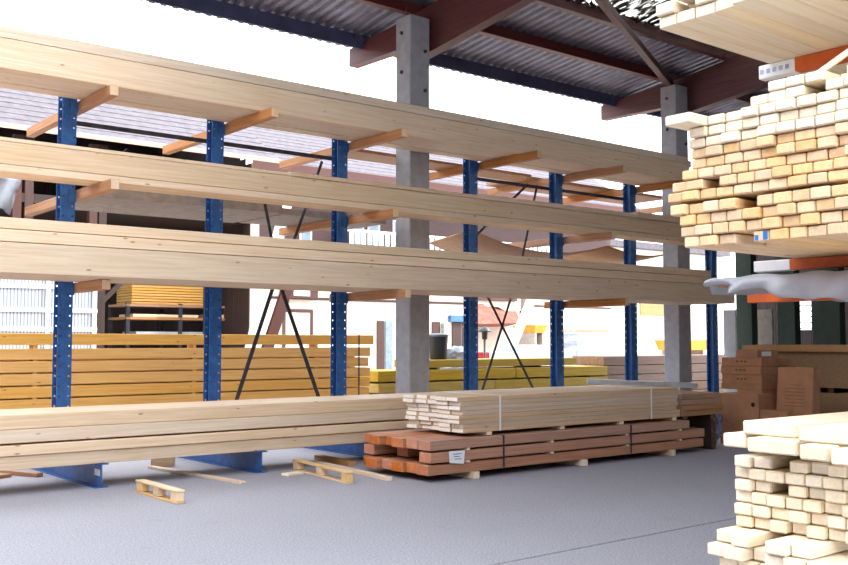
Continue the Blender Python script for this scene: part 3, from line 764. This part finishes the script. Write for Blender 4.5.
st = empty('steel_strap', (yx1 - .25, YY, .1)); tag(st, 'dark strap around right end of the yellow timber stack', 'strap'); box('strap_front', yx1 - .27, yx1 - .24, YY - .008, YY - .004, rows[0], 1.80, STEEL, st, 0)
# yellow panels
GF = 'yellow formwork panels in the yard'
def fpanel(x0, x1, y0, y1, z0, z1, lab): o = box('formwork_panel', x0, x1, y0, y1, z0, z1, FORM, bev=.008); tag(o, lab, 'panel', GF)
FY = 17.0
fxa = onY(378, 380, FY).x; fxb = onY(612, 380, FY).x - .15; fxm = onY(580, 362, FY).x
for k, (z0, z1) in enumerate(((.10, .28), (.31, .52), (.56, .76), (.80, 1.03))):
    xm = (fxa + fxb) / 2 + (.4 if k % 2 else -.3)
    fpanel(fxa + .02, xm - .01, FY + .02 * (k % 2), FY + 1.2, z0, z1, 'left yellow panel in the %s layer behind the near column' % ORD[k])
    fpanel(xm + .01, fxb, FY + .02 * (k % 2), FY + 1.2, z0, z1, 'right yellow panel in the %s layer beside the brown packs' % ORD[k])
    for jj, xx in enumerate((fxa + .5, xm - .6, xm + .8, fxb - .7)):
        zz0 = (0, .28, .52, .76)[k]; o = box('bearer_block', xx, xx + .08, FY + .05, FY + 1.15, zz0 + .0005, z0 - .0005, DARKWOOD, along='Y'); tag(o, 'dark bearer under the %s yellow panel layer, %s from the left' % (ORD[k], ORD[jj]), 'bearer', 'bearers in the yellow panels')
fpanel(onY(424, 362, FY).x, fxm, FY + .12, FY + 1.1, 1.075, 1.25, 'topmost yellow panel under the black bucket')
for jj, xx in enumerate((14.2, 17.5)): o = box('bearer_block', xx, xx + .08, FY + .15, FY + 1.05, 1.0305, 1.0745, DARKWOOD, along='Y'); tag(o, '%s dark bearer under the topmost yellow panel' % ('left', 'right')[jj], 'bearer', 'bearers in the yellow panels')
o = box('plastic_sheet', onY(440, 364, 17.1).x, onY(470, 364, 17.1).x, 17.03, 17.11, 1.031, 1.07, FILM); tag(o, 'white scrap of film between the yellow panels', 'film')
# bucket
bl = onY(438, 362, 17.5); bk = empty('bucket', (bl.x, 17.5, 1.251)); tag(bk, 'black plastic bucket with grey lid on the yellow panels', 'bucket')
lathe('body', [(0, 0), (.19, 0), (.195, .02), (.235, .5), (.24, .52), (0, .52)], BLACKP, bk)
lathe('lid', [(.25, .521), (.255, .56), (.24, .575), (.10, .60), (0, .60)], GREYP, bk)
bs = onY(457, 356, 17.4)
bm = bmesh.new(); bmesh.ops.create_icosphere(bm, subdivisions=3, radius=1)
for v in bm.verts:
    n = v.co.copy(); k = 1 + .12 * math.sin(7 * n.x + 5 * n.y) + .08 * math.sin(13 * n.y + 9 * n.z)
    v.co = Vector((n.x * .42 * k, n.y * .28 * k, max(0, n.z * k) * .30 * (1 - .6 * max(0, n.x))))
me = bpy.data.meshes.new('heap'); bm.to_mesh(me); bm.free(); o = link('plastic_sheet', me, FILM, None, (bs.x + .22, 17.55, 1.251)); tag(o, 'heaped white plastic sheet beside the black bucket', 'film')
# brown packs to the right
GB = 'brown board packs in the yard'
bx0 = onY(604, 370, 17.2).x
for k in range(5):
    o = box('board_pack', bx0 + (.0, .08, .03, .1, .0)[k], 27.5, 17.2, 18.3, .06 + k * .245, .06 + k * .245 + .23, BROWND, bev=.008); tag(o, '%s brown board pack from the ground beside the yellow panels' % ORD[k].capitalize(), 'board pack', GB)
    for jj, xx in enumerate((bx0 + .4, 22.6, 25.0, 27.0)): o = box('sticker_lath', xx, xx + .05, 17.22, 18.28, (.045 if k else 0) + k * .245 + .0005, .06 + k * .245 - .0005, DARKWOOD, along='Y'); tag(o, 'thin lath under the %s brown board pack, %s from the left' % (ORD[k], ORD[jj]), 'lath', 'laths in the brown packs')
# white wrapped packs
GW = 'white wrapped packs in the yard'
def wpack(px0, px1, y0, y1, Y, depth, lab):
    a, b = onY(px0, y0, Y), onY(px1, y1, Y); o = box('wrapped_pack', a.x, b.x, Y, Y + depth, 0.0, a.z, FILM, bev=.04); tag(o, lab, 'wrapped pack', GW)
wpack(577, 617, 349, 372, 20.5, 1.2, 'lower white film wrapped pack behind the yellow panels'); 
a_, b_2 = onY(577, 334, 20.6), onY(614, 349, 20.6)
bm = bmesh.new(); bmesh.ops.create_cube(bm, size=1); bmesh.ops.subdivide_edges(bm, edges=bm.edges, cuts=5, use_grid_fill=True)
for v in bm.verts: v.co = Vector((v.co.x * (b_2.x - a_.x), v.co.y * 1.1, (v.co.z + .5) * (a_.z - b_2.z))) + Vector((math.sin(v.co.z * 9 + v.co.y * 4) * .03, math.sin(v.co.x * 8) * .03, 0))
me = bpy.data.meshes.new('pack'); bm.to_mesh(me); bm.free(); o = link('wrapped_pack', me, FILM, None, ((a_.x + b_2.x) / 2, 21.15, b_2.z + .03)); tag(o, 'upper white film wrapped pack with timber on it', 'wrapped pack', GW)
for i in range(4):
    o = box('plank', a_.x + .05, b_2.x - .1, 20.7 + i * .22, 20.9 + i * .22, a_.z + .06, a_.z + .14, ARM); tag(o, 'orange brown plank on the upper wrapped pack, %s from the front' % ORD[i], 'plank', 'planks on the wrapped pack')
def yitem(px0, px1, y0, y1, Y, lab):
    a, b = onY(px0, y0, Y), onY(px1, y1, Y)
    r = empty('yellow_skip', ((a.x + b.x) / 2, Y, 0)); tag(r, lab, 'skip')
    L, z0, z1 = b.x - a.x, b.z, a.z; dd = 1.0
    vs = [(-L / 2 + .1, 0, z0), (L / 2 - .1, 0, z0), (L / 2 - .1, dd, z0), (-L / 2 + .1, dd, z0), (-L / 2, -.1, z1), (L / 2, -.1, z1), (L / 2, dd + .1, z1), (-L / 2, dd + .1, z1)]
    pymesh('tub', vs, [(0, 1, 2, 3), (0, 1, 5, 4), (1, 2, 6, 5), (2, 3, 7, 6), (3, 0, 4, 7)], YELP, r)
    for sx in (-1, 1): link('skid', boxme(.12, dd, z0, GREYB), GREYB, r, (sx * L * .3, dd / 2, 0))
yitem(533, 546, 325, 333, 26.0, 'yellow skip on stand far behind between rack uprights')
yitem(680, 710, 340, 350, 21.0, 'yellow skip on stand seen right of the far column')

# ================================================================== BUILDINGS BEYOND THE YARD
# ---- long open timber barn at the left
BY = 24.0
ba = empty('timber_barn', (4, BY, 0)); tag(ba, 'long open timber barn with pale tiled roof behind the yellow stack', 'building')
bx1 = 13.3; ez = 6.55
roofm = []
vs, fs = [], []
nc = 22
for i in range(nc):
    y0 = BY - .5 + i * .32; z0 = ez + .1 + i * .32 * .62
    o = len(vs)
    vs += [(-14, y0, z0 + .02), (bx1 + .6, y0, z0 + .02), (bx1 + .6, y0 + .36, z0 + .36 * .62), (-14, y0 + .36, z0 + .36 * .62), (-14, y0, z0), (bx1 + .6, y0, z0)]
    fs += [(o, o + 1, o + 2, o + 3), (o + 4, o + 5, o + 1, o)]
ro = pymesh('tile_courses', [Vector(v) - Vector((4, BY, 0)) for v in vs], fs, PALETILE, ba)
box('eave_board', -14, bx1 + .6, BY - .54, BY - .505, ez + .0, ez + .12, plain('pinkish board', (206, 168, 150), .7), ba)
yb0 = BY + 6.0
x = -14.0
while x < bx1:
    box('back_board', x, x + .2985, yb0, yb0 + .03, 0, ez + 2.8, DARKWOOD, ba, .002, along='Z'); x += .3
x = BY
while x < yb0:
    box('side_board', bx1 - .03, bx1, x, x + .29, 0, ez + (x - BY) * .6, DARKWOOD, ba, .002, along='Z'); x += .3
for px_ in (15, 27, 92, 101.5, 210):
    X = onY(px_, 290, BY).x
    box('post', X - .1, X + .1, BY, BY + .2, 0, ez, DARKWOOD if px_ > 98 else CHALETW, ba, .008, along='Z')
for z0 in (4.95, 6.2): box('lintel_beam', -14, bx1, BY + .01, BY + .19, z0, z0 + .22, DARKWOOD, ba, .006)
X = onY(101.5, 290, BY).x
bar('knee_brace', (X, BY + .1, 2.6), (X + 1.1, BY + .1, 3.7), .12, .12, DARKWOOD, ba)
for k in range(3): bar('roof_strut', (6.0 + 2.6 * k, BY + .5, 5.2), (7.4 + 2.6 * k, BY + .5, 6.6), .12, .12, DARKWOOD, ba)
# loft deck and goods in the barn
box('loft_deck', -14, bx1 - .05, BY + .3, yb0 - .02, 4.9, 5.0, DARKWOOD, ba, .004)
wp = onY(0, 278, BY - .3); 
pn = empty('ribbed_panel', (7.8, BY - .3, 0)); tag(pn, 'pale ribbed sheet wall on a frame at the left edge of the barn', 'panel')
xr0, xr1 = 4.9, onY(97, 300, BY - .3).x
box('sheet', xr0, xr1, BY - .3, BY - .27, .05, 3.3, RIBPOLY, pn, .002)
for z0 in (.9, 1.9, 2.35, 2.9): box('rail', xr0, xr1, BY - .34, BY - .301, z0, z0 + .10, WHITEP, pn, .003)
for xx in (xr0 + .02, onY(45, 300, BY - .3).x, xr1 - .12): box('rail', xx, xx + .1, BY - .36, BY - .341, 0, 3.3, WHITEP, pn, .003, along='Z')
# board stack up on a rack and shelves with boards
sx0, sx1 = onY(113, 290, 25.6).x, onY(205, 290, 25.6).x
sr = empty('storage_rack', (sx0, 25.5, 0)); tag(sr, 'dark storage rack with board shelves inside the barn', 'rack')
for xx in (sx0 + .3, sx0 + 1.8, sx1 + .8):
    box('post', xx, xx + .1, 25.4, 25.5, 0, 2.7, STEEL, sr, .004); box('post', xx, xx + .1, 26.6, 26.7, 0, 2.7, STEEL, sr, .004)
for z0 in (1.75, 2.25, 2.6): box('shelf', sx0 + .3, sx1 + .9, 25.4, 26.7, z0, z0 + .07, BROWNB, sr, .004)
gs = 'board stack on the barn rack'
for k in range(8):
    o = box('board', sx0 + .5, sx1, 25.55, 26.6, 2.675 + k * .075, 2.675 + k * .075 + .06, YELLOW); tag(o, 'yellowish board, %s from the bottom in the stack inside the barn' % ORD[k], 'board', gs)
for (x0, x1, z0, z1, mt, lb) in ((sx0 + .5, sx0 + 2.4, 2.322, 2.40, PLANKW, 'pale board on the upper shelf in the barn rack'), (sx0 + .6, sx0 + 3.0, 1.822, 1.93, FILM, 'white wrapped boards on the lower shelf of barn rack'),
                              (sx1 + .02, sx1 + .85, 2.322, 2.42, PLANKW, 'short pale board at right of the barn rack shelf')):
    o = box('board', x0, x1, 25.45, 26.4, z0, z1, mt); tag(o, lb, 'board')
for (pxa, pxb, ya, yb2, lb, mt) in ((0, 8, 202, 216, 'grey crate on the barn loft at far left', GREYB), (46, 54, 205, 216, 'pale crate on the barn loft behind first upright', PLANKW), (76, 91, 211, 219, 'pale sacks on the barn loft right of first upright', FILM), (148, 172, 214, 226, 'brown crate on the barn loft', BROWNB), (180, 206, 215, 226, 'slatted red brown crate on barn loft', CHALETW)):
    a, b = onY(pxa, ya, 25.2), onY(pxb, yb2, 25.2); o = box('crate', a.x, b.x, 25.2, 26.0, 5.001, 5.0 + max(.3, (a.z - b.z)), mt, bev=.02); tag(o, lb, 'crate')
# leaning white boards beside the barn
def lean(px0, y0, px1, y1, Y, wdt, mat, lab):
    a, b = onY(px0, y0, Y), onY(px1, y1, Y); d = (b - a); a2 = a + d * ((0 - a.z) / d.z)
    o = bar('leaning_board', a, Vector((a2.x, a2.y, .05)), .12, wdt, mat); tag(o, lab, 'board')
lean(286, 205, 258, 320, 22.0, .28, WHITEP, 'long white board leaning steeply left of the chalet')
lean(296, 262, 272, 335, 22.6, .3, CHALETW, 'red brown board leaning beside the long white one')
# ---- chalet
CY_ = 34.0
ch = empty('chalet', (28, CY_, 0)); tag(ch, 'white chalet with balcony and broad tiled roof beyond the yard', 'building')
cx0, cx1 = 19.2, 40.0
box('wall', cx0, cx1, CY_, CY_ + .3, 0, 8.4, RENDER, ch, 0)
box('wall', cx0, cx0 + .3, CY_ + .3, CY_ + 9, 0, 8.4, RENDER, ch, 0)
box('timber_cladding', cx0, cx1, CY_ - .06, CY_, 5.33, 8.3, CHALETW, ch, .004)
box('string_course', cx0, cx1, CY_ - .05, CY_, 3.35, 3.45, CHALETW, ch, .004)
vs, fs = [], []
for i in range(26):
    y0 = CY_ - 1.6 + i * .34; z0 = 8.35 + i * .34 * .62; o = len(vs)
    vs += [(cx0 - 1.2, y0, z0 + .02), (cx1 + 1, y0, z0 + .02), (cx1 + 1, y0 + .38, z0 + .38 * .62), (cx0 - 1.2, y0 + .38, z0 + .38 * .62), (cx0 - 1.2, y0, z0), (cx1 + 1, y0, z0)]
    fs += [(o, o + 1, o + 2, o + 3), (o + 4, o + 5, o + 1, o)]
pymesh('tile_courses', [Vector(v) - Vector((28, CY_, 0)) for v in vs], fs, PALETILE, ch)
box('eave_board', cx0 - 1.2, cx1 + 1, CY_ - 1.66, CY_ - 1.6, 8.1, 8.45, CHALETW, ch, .004)
box('soffit', cx0 - 1.2, cx1 + 1, CY_ - 1.6, CY_, 8.25, 8.32, CHALETW, ch, .004)
# balcony
box('balcony_floor', 22.6, 35.0, CY_ - 1.2, CY_ - .06, 5.15, 5.32, CHALETW, ch, .004)
bal = box('balcony_rail', 22.6, 35.0, CY_ - 1.2, CY_ - 1.12, 6.12, 6.22, WHITEP, ch, .004)
box('bottom_rail', 22.6, 35.0, CY_ - 1.19, CY_ - 1.13, 5.38, 5.46, WHITEP, ch, .004)
bmx = boxme(.20, .04, .66, WHITEP, .004)
for i in range(41): link('baluster', bmx, WHITEP, ch, (22.8 + i * .30 - 28, -1.16, 5.46))
for (p0, p1, yy0, yy1, mt) in ((352, 364, 220, 236, WHITEP), (368, 380, 220, 236, WHITEP), (393, 404, 220, 234, WHITEP), (300, 312, 226, 238, WHITEP)):
    a, b = onY(p0, yy0, CY_ - .1), onY(p1, yy1, CY_ - .1)
    f_ = box('window', a.x, b.x, CY_ - .10, CY_ - .06, b.z - .5, a.z, mt, ch, .004)
    box('pane', a.x + .07, b.x - .07, CY_ - .106, CY_ - .1005, b.z - .4, a.z - .07, GLASS, f_, 0)
# gable porch bit at left and door frame
a, b = onY(285, 284, CY_ - .3), onY(318, 299, CY_ - .3)
box('bay_box', a.x, b.x, CY_ - .3, CY_, b.z, a.z + .5, CHALETW, ch, .004); f_ = box('window', a.x + .4, b.x - .4, CY_ - .33, CY_ - .301, b.z + .1, a.z + .2, WHITEP, ch, .004)
a, b = onY(283, 312, CY_ - .05), onY(313, 345, CY_ - .05)
for (x0, x1, z0, z1) in ((a.x, a.x + .13, 0, a.z), (b.x - .13, b.x, 0, a.z), (a.x, b.x, a.z, a.z + .13)): box('door_frame', x0, x1, CY_ - .06, CY_, z0, z1, CHALETW, ch, .004)
box('door_leaf', a.x + .13, b.x - .13, CY_ - .03, CY_, 0, a.z, RENDER, ch, .004)
# shop front at ground floor
for (p0, p1, mt) in ((378, 385, CHALETW), (386, 393, GLASS), (433, 441, CHALETW), (453, 462, DARKWOOD), (463, 472, CHALETW)):
    xa, xb = onY(p0, 335, CY_ - .1).x, onY(p1, 335, CY_ - .1).x; box('door_leaf', xa, xb, CY_ - .06, CY_, 0, 2.55, mt, ch, .01)
xa, xb = onY(451, 335, CY_ - .2).x, onY(474, 335, CY_ - .2).x; box('blue_lintel', xa, xb, CY_ - .2, CY_, 2.56, 2.85, plain('blue lintel', (60, 110, 160), .6), ch, .01)
xa, xb = onY(444, 335, CY_ - .2).x, onY(446.5, 335, CY_ - .2).x; box('green_pilaster', xa, xb, CY_ - .2, CY_, 0, 2.5, plain('pale green paint', (170, 200, 180), .6), ch, .01)
# ---- small annex with brown porch roof
AY = 28.0
an = empty('annex', (26.4, AY, 0)); tag(an, 'small cream annex with brown porch roof and red balcony panel', 'building')
ax0, ax1 = onY(474, 330, AY).x, onY(521, 330, AY).x
box('wall', ax0, ax1, AY, AY + .5, 0, 4.3, RENDER, an, 0)
zr0, zr1 = onY(500, 323, AY - .8).z, onY(500, 303, AY - .8).z
A_ = [onY(477, 324, AY - .9), onY(522, 323, AY - .9), onY(516, 311, AY), onY(505, 311, AY), onY(498, 304, AY), onY(477, 304, AY)]
off = Vector((26.4, AY, 0))
top = [p - off for p in A_]; back = [Vector((p.x, .0 if i > 1 else -.05, p.z - .12)) for i, p in enumerate(top)]
pymesh('porch_roof', top + back, [(0, 1, 2, 3, 4, 5), (6, 7, 8, 9, 10, 11)] + [(i, (i + 1) % 6, 6 + (i + 1) % 6, 6 + i) for i in range(6)], REDTILE, an)
box('balcony_panel', ax0, ax1 - .3, AY - .12, AY, onY(500, 301, AY).z, onY(500, 292, AY).z, CHALETW, an, .01)
xa, xb = onY(521, 330, AY - .1).x, onY(528, 330, AY - .1).x
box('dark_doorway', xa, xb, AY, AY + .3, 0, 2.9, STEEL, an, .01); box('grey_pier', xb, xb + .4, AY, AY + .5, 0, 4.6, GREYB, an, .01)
lean(536, 288, 517, 335, 26.2, .35, RENDER, 'pale board leaning at the right of the annex')
# red crate and funnel lamp beside the annex
a, b = onY(482, 352, 19.5), onY(490, 361, 19.5)
o = box('red_crate', a.x, b.x, 19.5, 19.9, b.z, a.z, REDP, bev=.02); tag(o, 'red crate seen beside the blue upright behind yellow panels', 'crate')
o2 = box('crate_stand', a.x - .3, b.x + .8, 19.4, 20.1, 0, b.z - .001, GREYB); tag(o2, 'grey stand under the red crate', 'stand')
lp = onY(486, 331, 19.3); lr = empty('yard_lamp', (lp.x - .05, 19.3, 0)); tag(lr, 'dark hooded yard lamp on a pole beside blue upright', 'lamp')
lathe('pole', [(0, 0), (.03, 0), (.03, lp.z - .1), (0, lp.z - .1)], STEEL, lr); lathe('hood', [(.03, lp.z + .12), (.06, lp.z + .1), (.19, lp.z), (.19, lp.z - .02), (.08, lp.z - .03), (.07, lp.z - .22), (0, lp.z - .22)], BLACKP, lr)
for i, (p0, p1, y0, y1, Y) in enumerate(((495, 525, 352, 361, 24.0), (520, 548, 345, 358, 24.4), (585, 600, 300, 306, 40.0))):
    if i == 2: continue
    a, b = onY(p0, y0, Y), onY(p1, y1, Y); o = box('wrapped_pack', a.x, b.x, Y, Y + 1, 0, a.z, FILM, bev=.03); tag(o, ('low white pack in the yard in front of the annex', 'white pack in the yard below the yellow skip')[i], 'wrapped pack', GW)
# ---- pale hall at the right, far away
ha = empty('pale_hall', (44, 40, 0)); tag(ha, 'pale hall with beige gate far away at the right of the yard', 'building')
hx0, hx1 = onY(566, 330, 40).x, onY(720, 330, 40).x
box('wall', hx0, hx1, 40, 40.3, 0, 7.5, RENDER, ha, 0)
box('roof_edge', hx0 - .5, hx1 + .5, 39.4, 40.3, 7.5, 7.9, PALETILE, ha, .01)
a, b = onY(640, 302, 39.95), onY(664, 316, 39.95); box('beige_panel', a.x, b.x, 39.92, 40, b.z, a.z, BROWNB, ha, .01)
for p0, p1 in ((581, 587), (588, 595), (606, 612)):
    a, b = onY(p0, 303, 39.95), onY(p1, 308, 39.95); f_ = box('window', a.x, b.x, 39.94, 40, b.z, a.z, WHITEP, ha, .01); box('pane', a.x + .06, b.x - .06, 39.93, 39.9395, b.z + .05, a.z - .05, GLASS, f_, 0)
